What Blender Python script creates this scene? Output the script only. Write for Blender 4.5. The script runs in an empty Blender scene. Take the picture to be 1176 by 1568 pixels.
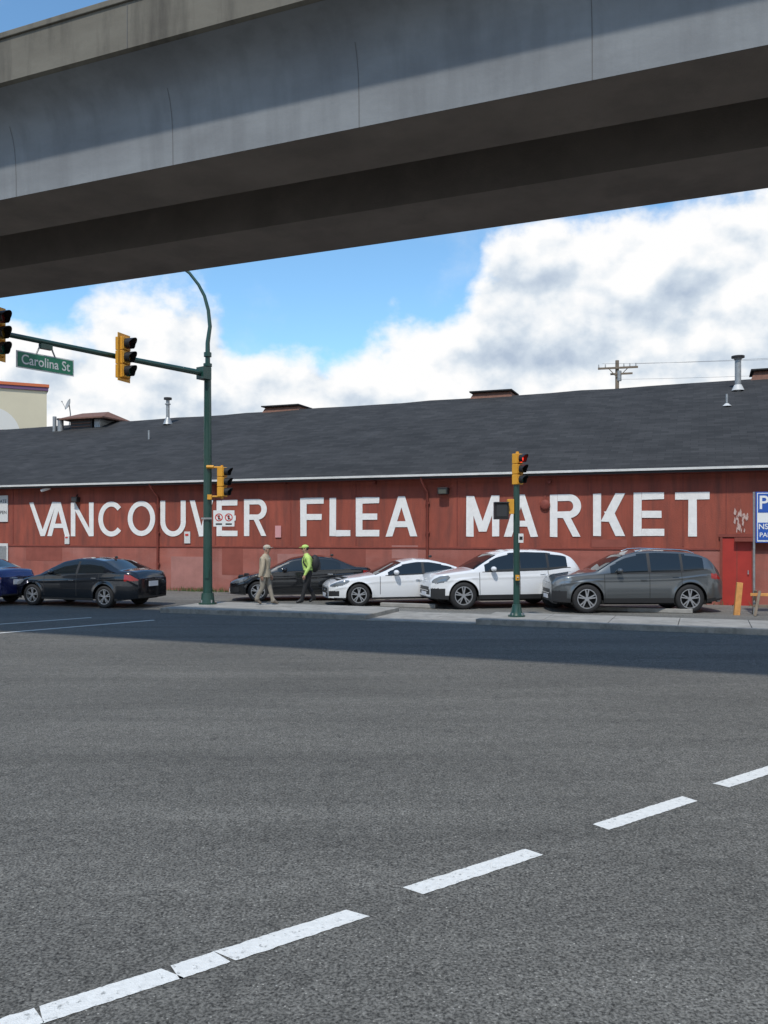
import bpy, math, random
import numpy as np
from mathutils import Vector, Matrix
random.seed(3)
sc=bpy.context.scene
F=1313.0; HZ=820.0; CX=588.0; H0=2.1
# ------------------------------------------------------------------ helpers
def G(px,py,z=0.0):
    Y=(H0-z)*F/(py-HZ); return Vector(((px-CX)/F*Y,Y,z))
def nd(nt,t,**kw):
    n=nt.nodes.new(t)
    for k,v in kw.items(): setattr(n,k,v)
    return n
MATS={}
def mat(name,col,rough=.7,metal=0,var=0.0,vscale=3.0,bump=0.0,bscale=40.0,coat=0,emit=0,stretch=(1,1,1),dirt=None,dscale=1.0,spec=None,dlo=.5,dhi=.72,damt=.75,dirt2=None):
    if name in MATS: return MATS[name]
    m=bpy.data.materials.new(name); m.use_nodes=True; nt=m.node_tree; b=nt.nodes['Principled BSDF']
    b.inputs['Roughness'].default_value=rough; b.inputs['Metallic'].default_value=metal
    b.inputs['Base Color'].default_value=(*col,1)
    if coat: b.inputs['Coat Weight'].default_value=coat; b.inputs['Coat Roughness'].default_value=.04
    if spec is not None: b.inputs['Specular IOR Level'].default_value=spec
    if emit: b.inputs['Emission Color'].default_value=(*col,1); b.inputs['Emission Strength'].default_value=emit
    tc=nd(nt,'ShaderNodeTexCoord'); mp=nd(nt,'ShaderNodeMapping'); mp.inputs['Scale'].default_value=stretch
    nt.links.new(tc.outputs['Object'],mp.inputs['Vector'])
    if var>0:
        n=nd(nt,'ShaderNodeTexNoise'); n.inputs['Scale'].default_value=vscale; n.inputs['Detail'].default_value=8; n.inputs['Roughness'].default_value=.62
        nt.links.new(mp.outputs[0],n.inputs['Vector'])
        mr=nd(nt,'ShaderNodeMapRange'); mr.inputs['From Min'].default_value=.3; mr.inputs['From Max'].default_value=.7
        mr.inputs['To Min'].default_value=1-var; mr.inputs['To Max'].default_value=1+var
        nt.links.new(n.outputs['Fac'],mr.inputs['Value'])
        mx=nd(nt,'ShaderNodeVectorMath',operation='SCALE'); mx.inputs[0].default_value=col
        nt.links.new(mr.outputs[0],mx.inputs['Scale'])
        out=mx.outputs[0]
        for q,(dc,ds,st_) in enumerate([(dirt,dscale,None),(dirt2,dscale*2.3,(1,1,.12))]):
            if dc is None: continue
            n2=nd(nt,'ShaderNodeTexNoise'); n2.inputs['Scale'].default_value=ds; n2.inputs['Detail'].default_value=8; n2.inputs['Roughness'].default_value=.65
            if st_:
                m3=nd(nt,'ShaderNodeMapping'); m3.inputs['Scale'].default_value=st_; m3.inputs['Location'].default_value=(7,3,1); nt.links.new(tc.outputs['Object'],m3.inputs['Vector']); nt.links.new(m3.outputs[0],n2.inputs['Vector'])
            else: nt.links.new(mp.outputs[0],n2.inputs['Vector'])
            r=nd(nt,'ShaderNodeMapRange'); r.inputs['From Min'].default_value=dlo; r.inputs['From Max'].default_value=dhi; r.inputs['To Max'].default_value=damt
            nt.links.new(n2.outputs['Fac'],r.inputs['Value'])
            mm=nd(nt,'ShaderNodeMix',data_type='RGBA'); nt.links.new(r.outputs[0],mm.inputs[0]); nt.links.new(out,mm.inputs[6]); mm.inputs[7].default_value=(*dc,1)
            out=mm.outputs[2]
        nt.links.new(out,b.inputs['Base Color'])
    if bump>0:
        n=nd(nt,'ShaderNodeTexNoise'); n.inputs['Scale'].default_value=bscale; n.inputs['Detail'].default_value=5
        nt.links.new(tc.outputs['Object'],n.inputs['Vector'])
        bp=nd(nt,'ShaderNodeBump'); bp.inputs['Strength'].default_value=bump; bp.inputs['Distance'].default_value=.02
        nt.links.new(n.outputs['Fac'],bp.inputs['Height']); nt.links.new(bp.outputs[0],b.inputs['Normal'])
    MATS[name]=m; return m
class MB:
    def __init__(s): s.v=[];s.f=[];s.m=[];s.mats=[];s.sm=[]
    def mi(s,m):
        if m not in s.mats: s.mats.append(m)
        return s.mats.index(m)
    def add(s,vs,fs,m,smooth=False):
        o=len(s.v); s.v+=[tuple(v) for v in vs]; k=s.mi(m)
        for f in fs: s.f.append(tuple(i+o for i in f)); s.m.append(k); s.sm.append(smooth)
    def poly(s,vs,m): s.add(vs,[tuple(range(len(vs)))],m)
    def box(s,c,d,m,rot=None):
        x,y,z=d[0]/2,d[1]/2,d[2]/2
        vs=[Vector(p) for p in [(-x,-y,-z),(x,-y,-z),(x,y,-z),(-x,y,-z),(-x,-y,z),(x,-y,z),(x,y,z),(-x,y,z)]]
        if rot is not None: vs=[rot@v for v in vs]
        vs=[v+Vector(c) for v in vs]
        s.add(vs,[(0,3,2,1),(4,5,6,7),(0,1,5,4),(1,2,6,5),(2,3,7,6),(3,0,4,7)],m)
    def tube(s,pts,rad,m,n=12,caps=True):
        pts=[Vector(p) for p in pts]
        if not hasattr(rad,'__len__'): rad=[rad]*len(pts)
        vs=[];up=None
        for i,p in enumerate(pts):
            d=(pts[min(i+1,len(pts)-1)]-pts[max(i-1,0)]).normalized()
            if up is None: up=Vector((0,0,1)) if abs(d.z)<.9 else Vector((1,0,0))
            a=d.cross(up).normalized(); b=d.cross(a).normalized(); up=-b
            for j in range(n):
                t=2*math.pi*j/n; vs.append(p+a*math.cos(t)*rad[i]+b*math.sin(t)*rad[i])
        fs=[]
        for i in range(len(pts)-1):
            for j in range(n):
                k=(j+1)%n; fs.append((i*n+j,i*n+k,(i+1)*n+k,(i+1)*n+j))
        s.add(vs,fs,m,True)
        if caps:
            s.add(vs[:n],[tuple(range(n))],m); s.add(vs[-n:],[tuple(reversed(range(n)))],m)
    def ball(s,c,r,m,nu=14,nv=9):
        if not hasattr(r,'__len__'): r=(r,r,r)
        vs=[];fs=[]
        for i in range(nv+1):
            p=math.pi*i/nv
            for j in range(nu):
                t=2*math.pi*j/nu
                vs.append((c[0]+r[0]*math.sin(p)*math.cos(t),c[1]+r[1]*math.sin(p)*math.sin(t),c[2]+r[2]*math.cos(p)))
        for i in range(nv):
            for j in range(nu):
                k=(j+1)%nu; fs.append((i*nu+j,(i+1)*nu+j,(i+1)*nu+k,i*nu+k))
        s.add(vs,fs,m,True)
    def obj(s,name,parent=None,bevel=0,M=None):
        me=bpy.data.meshes.new(name); me.from_pydata(s.v,[],s.f)
        for m in s.mats: me.materials.append(m)
        me.polygons.foreach_set('material_index',s.m); me.polygons.foreach_set('use_smooth',s.sm)
        me.update(); o=bpy.data.objects.new(name,me); sc.collection.objects.link(o)
        if parent: o.parent=parent
        if M is not None: o.matrix_world=M
        if bevel:
            b=o.modifiers.new('bevel','BEVEL'); b.width=bevel; b.segments=2; b.limit_method='ANGLE'
        return o
def empty(name,loc=(0,0,0),rz=0,parent=None):
    e=bpy.data.objects.new(name,None); sc.collection.objects.link(e); e.location=loc; e.rotation_euler=(0,0,rz); e.empty_display_size=.3
    if parent: e.parent=parent
    return e
# ------------------------------------------------------------------ camera
cam=bpy.data.cameras.new('camera'); co=bpy.data.objects.new('camera',cam); sc.collection.objects.link(co); sc.camera=co
co.location=(0,0,H0); co.rotation_euler=(math.radians(90),0,0)
cam.sensor_fit='VERTICAL'; cam.sensor_height=36; cam.lens=36*F/1568; cam.shift_y=36/1568; cam.clip_end=3000; cam.clip_start=.05
# ------------------------------------------------------------------ sun + world
EL=math.radians(56); AZ=math.atan2(-.30,-1.0)
sd=Vector((math.sin(AZ)*math.cos(EL),math.cos(AZ)*math.cos(EL),math.sin(EL)))
sl=bpy.data.lights.new('sun','SUN'); sl.energy=3.1; sl.angle=math.radians(2.2); sl.color=(1,.95,.87)
so=bpy.data.objects.new('sun',sl); sc.collection.objects.link(so); so.rotation_euler=(-sd).to_track_quat('-Z','Y').to_euler(); so.location=(0,-20,40)
w=bpy.data.worlds.new('World'); sc.world=w; w.use_nodes=True; nt=w.node_tree; nt.nodes.clear()
L=nt.links.new
out=nd(nt,'ShaderNodeOutputWorld'); bg1=nd(nt,'ShaderNodeBackground'); bg2=nd(nt,'ShaderNodeBackground'); mixs=nd(nt,'ShaderNodeMixShader')
sky=nd(nt,'ShaderNodeTexSky'); sky.sky_type='NISHITA'; sky.sun_disc=False; sky.sun_elevation=EL; sky.sun_rotation=AZ; sky.ozone_density=2.0; sky.air_density=1.0; sky.dust_density=.3
tint=nd(nt,'ShaderNodeVectorMath',operation='MULTIPLY'); L(sky.outputs[0],tint.inputs[0]); tint.inputs[1].default_value=(1.0,1.30,1.36)
L(tint.outputs[0],bg1.inputs[0]); bg1.inputs[1].default_value=.15
tc=nd(nt,'ShaderNodeTexCoord'); sep=nd(nt,'ShaderNodeSeparateXYZ'); L(tc.outputs['Generated'],sep.inputs[0])
def M(op,a,b=None,c=None,clamp=False):
    n=nd(nt,'ShaderNodeMath',operation=op,use_clamp=clamp)
    for i,x in enumerate((a,b,c)):
        if x is None: continue
        if isinstance(x,(int,float)): n.inputs[i].default_value=x
        else: L(x,n.inputs[i])
    return n.outputs[0]
def MR(x,a,b,c,d,t='SMOOTHSTEP'):
    n=nd(nt,'ShaderNodeMapRange',interpolation_type=t); L(x,n.inputs[0])
    for i,v in enumerate((a,b,c,d)): n.inputs[i+1].default_value=v
    return n.outputs[0]
az=M('ARCTAN2',sep.outputs[0],sep.outputs[1])
rr=M('SQRT',M('ADD',M('MULTIPLY',sep.outputs[0],sep.outputs[0]),M('MULTIPLY',sep.outputs[1],sep.outputs[1])))
el=M('ARCTAN2',sep.outputs[2],rr)
azn=MR(az,-.5,.5,0,1,'LINEAR')
fc=nd(nt,'ShaderNodeFloatCurve'); L(azn,fc.inputs['Value'])
pts=[(0,500),(90,492),(185,440),(250,450),(330,478),(372,530),(430,515),(520,528),(600,512),(650,480),(700,450),(745,380),(790,330),(850,300),(1176,230)]
cv=fc.mapping.curves[0]
P=[]
for px,py in pts:
    k=(px-CX)/F; a=math.atan(k); e=math.atan((HZ-py)/F*math.cos(a)); P.append((a+.5,e))
P=[(0,P[0][1])]+P+[(1,.5)]
cv.points[0].location=P[0]; cv.points[1].location=P[-1]
for p in P[1:-1]: cv.points.new(*p)
for p in cv.points: p.handle_type='AUTO'
fc.mapping.update()
def fbm(off,scale,det,rough,dist=0.0):
    a=nd(nt,'ShaderNodeVectorMath',operation='ADD'); L(tc.outputs['Generated'],a.inputs[0]); a.inputs[1].default_value=off
    s=nd(nt,'ShaderNodeVectorMath',operation='MULTIPLY'); L(a.outputs[0],s.inputs[0]); s.inputs[1].default_value=(1,1,1.25)
    n=nd(nt,'ShaderNodeTexNoise'); L(s.outputs[0],n.inputs['Vector']); n.inputs['Scale'].default_value=scale; n.inputs['Detail'].default_value=det; n.inputs['Roughness'].default_value=rough; n.inputs['Distortion'].default_value=dist
    return n.outputs['Fac']
o0=Vector((3.1,1.7,.4)); up=Vector((-.010,0,.018))
n1=fbm(o0,11,10,.54); n2=fbm(o0+up,11,6,.48)
m1=fbm(o0,4.5,3,.5); m2=fbm(o0+up*2.4,4.5,3,.5)
D=M('ADD',M('SUBTRACT',fc.outputs[0],el),M('MULTIPLY',M('SUBTRACT',n1,.5),.22))
cover=MR(D,-.012,.034,0,1)
wis=MR(fbm(Vector((7,2,1)),5,8,.6),.50,.8,0,.4)
cover=M('MAXIMUM',cover,wis)
lit=M('ADD',M('MULTIPLY',M('SUBTRACT',n1,n2),3.0),M('MULTIPLY',M('SUBTRACT',m1,m2),2.5))
edge=MR(D,.0,.16,.30,.0,'LINEAR')
lowgrey=MR(el,.08,.34,.02,-.03,'LINEAR')
lit=M('ADD',M('ADD',M('ADD',lit,edge),lowgrey),.64,clamp=True)
cr=nd(nt,'ShaderNodeValToRGB'); L(lit,cr.inputs[0]); r=cr.color_ramp
r.elements[0].position=.08; r.elements[0].color=(.46,.55,.68,1); r.elements[1].position=.92; r.elements[1].color=(1,1,1,1)
e=r.elements.new(.45); e.color=(.66,.74,.83,1)
e=r.elements.new(.70); e.color=(.86,.90,.94,1)
L(cr.outputs[0],bg2.inputs[0]); bg2.inputs[1].default_value=1.0
L(cover,mixs.inputs[0]); L(bg1.outputs[0],mixs.inputs[1]); L(bg2.outputs[0],mixs.inputs[2]); L(mixs.outputs[0],out.inputs[0])
# ------------------------------------------------------------------ frames
AW=29.8; TH=math.atan(.376); CT,ST=math.cos(TH),math.sin(TH)
R=Vector((CT,-ST,0)); N=Vector((ST,CT,0)); O=Vector((0,AW,0))
def W(s,n,z=0): v=O+R*s+N*n; v.z=z; return v
def wall(px,py=None):
    k=(px-CX)/F; Y=AW/(1+.376*k); s=k*Y/CT
    return (s,0) if py is None else (s,H0+(HZ-py)*Y/F)
def inframe(p): d=Vector(p)-O; return d.dot(R),d.dot(N)
# ------------------------------------------------------------------ asphalt
def asphalt(name,base,patch):
    m=bpy.data.materials.new(name); m.use_nodes=True; nt=m.node_tree; b=nt.nodes['Principled BSDF']; b.inputs['Roughness'].default_value=.85; b.inputs['Specular IOR Level'].default_value=.3
    tc=nd(nt,'ShaderNodeTexCoord'); l=nt.links.new
    def noise(sc_,d,ro,st=(1,1,1)):
        mp=nd(nt,'ShaderNodeMapping'); mp.inputs['Scale'].default_value=st; l(tc.outputs['Object'],mp.inputs[0])
        n=nd(nt,'ShaderNodeTexNoise'); n.inputs['Scale'].default_value=sc_; n.inputs['Detail'].default_value=d; n.inputs['Roughness'].default_value=ro; l(mp.outputs[0],n.inputs['Vector']); return n.outputs['Fac']
    def mr(x,a,b_,c,d):
        n=nd(nt,'ShaderNodeMapRange'); l(x,n.inputs[0])
        for i,v in enumerate((a,b_,c,d)): n.inputs[i+1].default_value=v
        return n.outputs[0]
    def mul(a,b_):
        n=nd(nt,'ShaderNodeMath',operation='MULTIPLY'); l(a,n.inputs[0]); l(b_,n.inputs[1]); return n.outputs[0]
    fine=noise(62,4,.72); f=mr(fine,.36,.66,.22,1.85)
    mid=mr(noise(9,6,.6),.3,.7,.82,1.18)
    big=mr(noise(.45,4,.55,(.5,1.6,1)),.3,.7,1-patch,1+patch)
    streak=mr(noise(1.1,3,.5,(.12,2.2,1)),.3,.7,.90,1.10)
    vo=nd(nt,'ShaderNodeTexVoronoi'); vo.inputs['Scale'].default_value=48; l(tc.outputs['Object'],vo.inputs['Vector'])
    sp=mr(vo.outputs['Distance'],.10,.26,2.7,1.0)
    vc=nd(nt,'ShaderNodeSeparateColor'); l(vo.outputs['Color'],vc.inputs[0]); sel=mr(vc.outputs[0],.66,.78,0,1)
    spx=nd(nt,'ShaderNodeMix'); l(sel,spx.inputs[0]); spx.inputs[2].default_value=1; l(sp,spx.inputs[3])
    v2=nd(nt,'ShaderNodeTexVoronoi',feature='DISTANCE_TO_EDGE'); v2.inputs['Scale'].default_value=.30
    mp=nd(nt,'ShaderNodeVectorMath',operation='ADD'); l(tc.outputs['Object'],mp.inputs[0])
    nn=nd(nt,'ShaderNodeTexNoise'); nn.inputs['Scale'].default_value=2.5; nn.inputs['Detail'].default_value=6; l(tc.outputs['Object'],nn.inputs['Vector'])
    l(nn.outputs['Color'],mp.inputs[1]); l(mp.outputs[0],v2.inputs['Vector'])
    ck=mr(v2.outputs['Distance'],.0012,.004,.66,1.0)
    t=mul(mul(mul(mul(f,mid),mul(big,streak)),spx.outputs[0]),ck)
    sv=nd(nt,'ShaderNodeVectorMath',operation='SCALE'); sv.inputs[0].default_value=base; l(t,sv.inputs['Scale']); l(sv.outputs[0],b.inputs['Base Color'])
    bp=nd(nt,'ShaderNodeBump'); bp.inputs['Strength'].default_value=.6; bp.inputs['Distance'].default_value=.012; l(fine,bp.inputs['Height']); l(bp.outputs[0],b.inputs['Normal'])
    return m
m_road=asphalt('asphalt_road',(.124,.118,.104),.16)
m_lot=asphalt('asphalt_lot',(.155,.15,.135),.2)
g=MB(); g.poly([(-700,-300,0),(700,-300,0),(700,1200,0),(-700,1200,0)],m_lot); g.obj('ground')
g=MB(); nC=(21-AW)*CT
g.poly([W(-200,nC-45,.004),W(200,nC-45,.004),W(200,nC,.004),W(-200,nC,.004)],m_road)
g.poly([W(-14,nC,.004),W(-3.4,nC,.004),W(-3.4,-4,.004),W(-14,-4,.004)],m_road)
g.obj('road')
m_side=mat('concrete_sidewalk',(.31,.295,.265),.9,var=.2,vscale=2,bump=.3,dirt=(.17,.165,.15),dscale=3)
m_curb=mat('concrete_curb',(.26,.25,.225),.9,var=.25,vscale=4,bump=.3,dirt=(.1,.1,.09),dscale=5)
def slab(s0,s1,n0,n1,h,name):
    g=MB()
    def bx(a,b,c,d,z0,z1,m):
        vs=[W(a,c,z0),W(b,c,z0),W(b,d,z0),W(a,d,z0),W(a,c,z1),W(b,c,z1),W(b,d,z1),W(a,d,z1)]
        g.add(vs,[(0,3,2,1),(4,5,6,7),(0,1,5,4),(1,2,6,5),(2,3,7,6),(3,0,4,7)],m)
    bx(s0,s1,n0,n0+.16,-.05,h+.003,m_curb)
    x=s0
    while x<s1-.01:
        e=min(x+1.5,s1); bx(x+.006,e-.006,n0+.168,n1,-.05,h,m_side); x=e
    return g.obj(name,bevel=.012)
nB=(23.7-AW)*CT
slab(-3.4,2.6,nC,nB,.13,'sidewalk')
slab(2.6,5.4,nC,nB,.025,'driveway_apron')
slab(5.4,60,nC,(23.2-AW)*CT,.13,'sidewalk')
slab(-60,-14,nC,nB,.13,'sidewalk')
m_stop=mat('concrete_wheel_stop',(.27,.26,.24),.9,var=.2,vscale=5)
for px,py in ((625,930),(960,936),(1010,938)):
    s,n=inframe(G(px,py)); g=MB(); g.box((0,0,.06),(1.7,.16,.12),m_stop); o=g.obj('wheel_stop',bevel=.02); o.location=W(s,n,0); o.rotation_euler[2]=-TH
m_mark=mat('road_paint',(.72,.71,.67),.75,var=.10,vscale=30,bump=.3,bscale=120,dirt=(.24,.24,.225),dscale=26,dlo=.58,dhi=.66,damt=.8)
def dash(p0,p1,wd,name='lane_marking',z=.008):
    a=G(*p0); b=G(*p1); d=(b-a).normalized(); q=Vector((-d.y,d.x,0))*wd/2
    n=max(2,int((b-a).length/.02)); g=MB(); 
    lo=[];hi=[]; j=k=0; e0=random.uniform(-.03,.03); e1=random.uniform(-.03,.03)
    for i in range(n+1):
        p=a.lerp(b,i/n); j=j*.5+random.uniform(-.06,.045); k=k*.5+random.uniform(-.06,.045)
        sh0=d*(e0*(1-i/n)+e1*i/n)
        lo.append(p-q*(1+j)+sh0); hi.append(p+q*(1+k)-sh0)
    vs=[(p.x,p.y,z) for p in lo]+[(p.x,p.y,z) for p in hi]; m=n+1
    g.add(vs,[(i,i+1,m+i+1,m+i) for i in range(n)],m_mark); g.obj(name)
dash((-330,1683),(60,1557),.15); dash((63,1556),(264,1492),.15); dash((268,1491),(340,1467),.15); dash((344,1466),(548,1400),.15)
dash((632,1366),(818,1306),.15); dash((920,1268),(1056,1224),.15); dash((1104,1204),(1230,1163),.15); dash((1280,1146),(1360,1120),.15)
dash((-300,995),(236,950),.12,'stop_line'); dash((-300,978),(140,946),.1,'stop_line')
# ------------------------------------------------------------------ elevated guideway
def concmat(name,c1,c2,c3,streak=.55):
    m=bpy.data.materials.new(name); m.use_nodes=True; ntc=m.node_tree; bb=ntc.nodes['Principled BSDF']; bb.inputs['Roughness'].default_value=.92
    l=ntc.links.new; tc=nd(ntc,'ShaderNodeTexCoord')
    def nz(scale,st,det=8,ro=.6):
        mp=nd(ntc,'ShaderNodeMapping'); mp.inputs['Scale'].default_value=st; l(tc.outputs['Object'],mp.inputs[0]); n=nd(ntc,'ShaderNodeTexNoise'); n.inputs['Scale'].default_value=scale; n.inputs['Detail'].default_value=det; n.inputs['Roughness'].default_value=ro; l(mp.outputs[0],n.inputs['Vector']); return n.outputs['Fac']
    r=nd(ntc,'ShaderNodeValToRGB'); l(nz(1.1,(.6,1,1.4)),r.inputs[0]); r.color_ramp.elements[0].position=.3; r.color_ramp.elements[1].position=.7; r.color_ramp.elements[0].color=(*c1,1); r.color_ramp.elements[1].color=(*c2,1)
    st=nd(ntc,'ShaderNodeMapRange'); l(nz(2.6,(1,1,.14)),st.inputs[0]); st.inputs[1].default_value=.47; st.inputs[2].default_value=.72; st.inputs[4].default_value=streak
    mx=nd(ntc,'ShaderNodeMix',data_type='RGBA'); l(st.outputs[0],mx.inputs[0]); l(r.outputs[0],mx.inputs[6]); mx.inputs[7].default_value=(*c3,1)
    l(mx.outputs[2],bb.inputs['Base Color'])
    bp=nd(ntc,'ShaderNodeBump'); bp.inputs['Strength'].default_value=.3; bp.inputs['Distance'].default_value=.01; l(nz(14,(1,1,1)),bp.inputs['Height']); l(bp.outputs[0],bb.inputs['Normal'])
    return m
m_con=concmat('weathered_concrete',(.175,.182,.188),(.25,.262,.268),(.135,.14,.145),.55)
m_par=concmat('stained_parapet_concrete',(.12,.108,.085),(.18,.165,.132),(.05,.044,.036),.85)
m_sof=mat('soffit_concrete',(.22,.19,.165),.95,var=.16,vscale=1.2,bump=.2,dirt=(.15,.13,.115),dscale=.7)
m_joint=mat('joint_sealant',(.12,.12,.118),.9)
VT=math.atan(.42)
V0=empty('elevated_rail_guideway',(0,10.17,0),-VT)
def extr(prof,x0,x1,m,name,par,smooth=False):
    g=MB(); n=len(prof)
    vs=[(x,p[0],p[1]) for x in (x0,x1) for p in prof]
    fs=[(j,n+j,n+(j+1)%n,(j+1)%n) for j in range(n)]
    g.add(vs,fs,m,smooth); g.add(vs[:n],[tuple(range(n))],m); g.add(vs[-n:],[tuple(reversed(range(n)))],m)
    return g.obj(name,par)
zs=7.0
cur=[(0,7.0),(-.004,7.3),(-.012,7.50),(-.03,7.66),(-.065,7.82),(-.12,7.96),(-.20,8.08),(-.31,8.17),(-.43,8.235),(-.53,8.27)]
g=MB(); n=len(cur); g.add([(x,p[0],p[1]) for x in (-90,90) for p in cur],[(j,n+j,n+j+1,j+1) for j in range(n-1)],m_con,True); g.obj('near_girder_web',V0)
extr([(.012,zs+.001),(1.13,zs+.001),(1.02,8.199),(.012,8.199)],-90,90,m_sof,'near_girder_box',V0)
extr([(2.45,zs),(3.87,zs),(4.0,8.199),(2.55,8.199)],-90,90,m_sof,'far_girder_box',V0)
extr([(-.50,8.29),(-.10,8.20),(4.0,8.20),(4.45,8.22),(4.45,8.42),(-.50,8.42)],-90,90,m_sof,'deck_slab',V0)
extr([(-.58,8.30),(-.525,8.272),(-.37,8.421),(-.37,8.89),(-.58,8.89)],-90,90,m_par,'near_parapet',V0)
extr([(4.3,8.421),(4.452,8.26),(4.53,8.28),(4.53,8.89),(4.3,8.89)],-90,90,m_par,'far_parapet',V0)
g=MB(); g.box((0,-.475,8.93),(180,.27,.08),m_par); g.obj('parapet_cap',V0,bevel=.01)
g=MB()
def vpx(px,a):
    k=(px-CX)/F; Y=a/(1+.42*k); X=k*Y; return X*math.cos(VT)-(Y-10.17)*math.sin(VT)
js=[vpx(p,10.17) for p in (25,265,550,907)]
js+=[js[0]-2.6*i for i in range(1,8)]+[js[-1]+2.6*i for i in range(1,8)]
for x in js:
    c5=cur[:6]; n5=6
    vs=[(xx,p[0]-.003,p[1]) for xx in (x-.005,x+.005) for p in c5]
    g.add(vs,[(j,n5+j,n5+j+1,j+1) for j in range(n5-1)],m_joint)
for x in np.arange(-60,60,2.7): g.box((x,-.582,8.585),(.010,.006,.56),m_joint)
g.obj('panel_joints',V0)
g=MB()
for x in (-21,17,55,-59):
    g.tube([(x,1.93,-.2),(x,1.93,5.6)],.75,m_con,24)
    g.add([(x-.75,.9,5.6),(x+.75,.9,5.6),(x+.75,3,5.6),(x-.75,3,5.6),(x-.75,.02,6.99),(x+.75,.02,6.99),(x+.75,3.9,6.99),(x-.75,3.9,6.99)],[(0,3,2,1),(4,5,6,7),(0,1,5,4),(1,2,6,5),(2,3,7,6),(3,0,4,7)],m_con)
g.obj('piers',V0)
# ------------------------------------------------------------------ building
B=empty('flea_market_building',tuple(O),-TH)
m_red=mat('red_painted_stucco',(.29,.070,.044),.88,var=.24,vscale=1.3,bump=.35,bscale=25,stretch=(1,1,.35),dirt=(.20,.055,.040),dscale=1.6,dlo=.47,dhi=.72,damt=.8,dirt2=(.13,.045,.035))
m_red2=mat('faded_red_paint',(.33,.105,.078),.88,var=.22,vscale=1.1,bump=.35,bscale=25,dirt=(.36,.17,.145),dscale=.7,stretch=(.6,1,1.2),dlo=.47,dhi=.72,dirt2=(.19,.07,.055))
m_redd=mat('dark_red_trim',(.21,.045,.03),.7,var=.15,vscale=6)
m_door=mat('bright_red_door',(.38,.03,.02),.55,var=.12,vscale=3)
m_white=mat('white_sign_paint',(.78,.77,.745),.75,var=.07,vscale=5,bump=.25,bscale=25,dirt=(.50,.36,.32),dscale=9,dlo=.62,dhi=.72,damt=.5)
m_wtrim=mat('white_gutter',(.62,.61,.58),.6,var=.12,vscale=3)
m_brn=mat('brown_shingle',(.17,.085,.06),.9,var=.25,vscale=8)
m_galv=mat('galvanised_metal',(.32,.33,.33),.5,.5,var=.2,vscale=8)
m_blk=mat('black_paint',(.015,.015,.016),.5)
ez=H0+105*(AW/1.168)/F
def shingles():
    m=bpy.data.materials.new('asphalt_shingles'); m.use_nodes=True; nt=m.node_tree; b=nt.nodes['Principled BSDF']; b.inputs['Roughness'].default_value=.9; l=nt.links.new; b.inputs['Specular IOR Level'].default_value=.2
    tc=nd(nt,'ShaderNodeTexCoord')
    br=nd(nt,'ShaderNodeTexBrick'); l(tc.outputs['Object'],br.inputs['Vector']); br.inputs['Scale'].default_value=1; br.inputs['Brick Width'].default_value=.5; br.inputs['Row Height'].default_value=.2; br.inputs['Mortar Size'].default_value=.008
    br.inputs['Color1'].default_value=(.034,.034,.034,1); br.inputs['Color2'].default_value=(.050,.049,.049,1); br.inputs['Mortar'].default_value=(.028,.028,.028,1)
    n=nd(nt,'ShaderNodeTexNoise'); n.inputs['Scale'].default_value=.6; n.inputs['Detail'].default_value=9; n.inputs['Roughness'].default_value=.65; l(tc.outputs['Object'],n.inputs['Vector'])
    mr=nd(nt,'ShaderNodeMapRange'); l(n.outputs['Fac'],mr.inputs[0]); mr.inputs[1].default_value=.3; mr.inputs[2].default_value=.7; mr.inputs[3].default_value=.78; mr.inputs[4].default_value=1.22
    s=nd(nt,'ShaderNodeVectorMath',operation='SCALE'); l(br.outputs['Color'],s.inputs[0]); l(mr.outputs[0],s.inputs['Scale']); l(s.outputs[0],b.inputs['Base Color']); return m
m_shin=shingles()
def ridge_z(s): return 8.33+(s+2)*.009
g=MB(); S0,S1=-48,34
zb=H0-.42
g.poly([(S0,0,-.05),(S1,0,-.05),(S1,0,zb),(S0,0,zb)],m_red2)
g.poly([(S0,0,zb),(S1,0,zb),(S1,0,ez),(S0,0,ez)],m_red)
g.poly([(S0,20,-.05),(S0,0,-.05),(S0,0,ez),(S0,10,ridge_z(S0)-.1),(S0,20,ez)],m_red)
g.poly([(S1,0,-.05),(S1,20,-.05),(S1,20,ez),(S1,10,ridge_z(S1)-.1),(S1,0,ez)],m_red)
g.poly([(S1,20,-.05),(S0,20,-.05),(S0,20,ez),(S1,20,ez)],m_red)
g.obj('walls',B)
g=MB(); n=60; vs=[]
for i in range(n+1):
    s=S0-.3+(S1-S0+.6)*i/n; j=random.uniform(-.025,.025)
    vs+=[(s,-.38,ez+.02),(s,10,ridge_z(s)+j),(s,20.4,ez+.02),(s,20.4,ez-.12),(s,10,ridge_z(s)+j-.15),(s,-.38,ez-.10)]
fs=[]
for i in range(n):
    a=i*6;b=a+6
    for j in range(6):
        k=(j+1)%6; fs.append((a+j,b+j,b+k,a+k))
g.add(vs,fs,m_shin); g.add(vs[:6],[(0,1,4,5),(1,2,3,4)],m_brn); g.add(vs[-6:],[(5,4,1,0),(4,3,2,1)],m_brn)
g.obj('roof',B)
g=MB()
g.box(((S0+S1)/2,-.435,ez-.015),(S1-S0+.6,.10,.07),m_wtrim)
g.box(((S0+S1)/2,-.19,ez-.115),(S1-S0+.6,.36,.03),m_redd)
g.box(((S0+S1)/2,-.405,ez-.09),(S1-S0+.6,.03,.07),m_blk)  # shadow line under the gutter, drawn in as a black strip
g.obj('gutter_soffit_and_shadow_strip',B)
g=MB()
for px in (243,655):
    s=wall(px)[0]
    g.tube([(s-.12,-.40,ez-.08),(s-.1,-.34,ez-.25),(s,-.07,ez-.55),(s,-.07,.15)],.045,m_redd,10)
    for z in (1.0,2.2,3.2): g.box((s,-.05,z),(.16,.06,.05),m_redd)
g.obj('downspouts',B)
g=MB()
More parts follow.
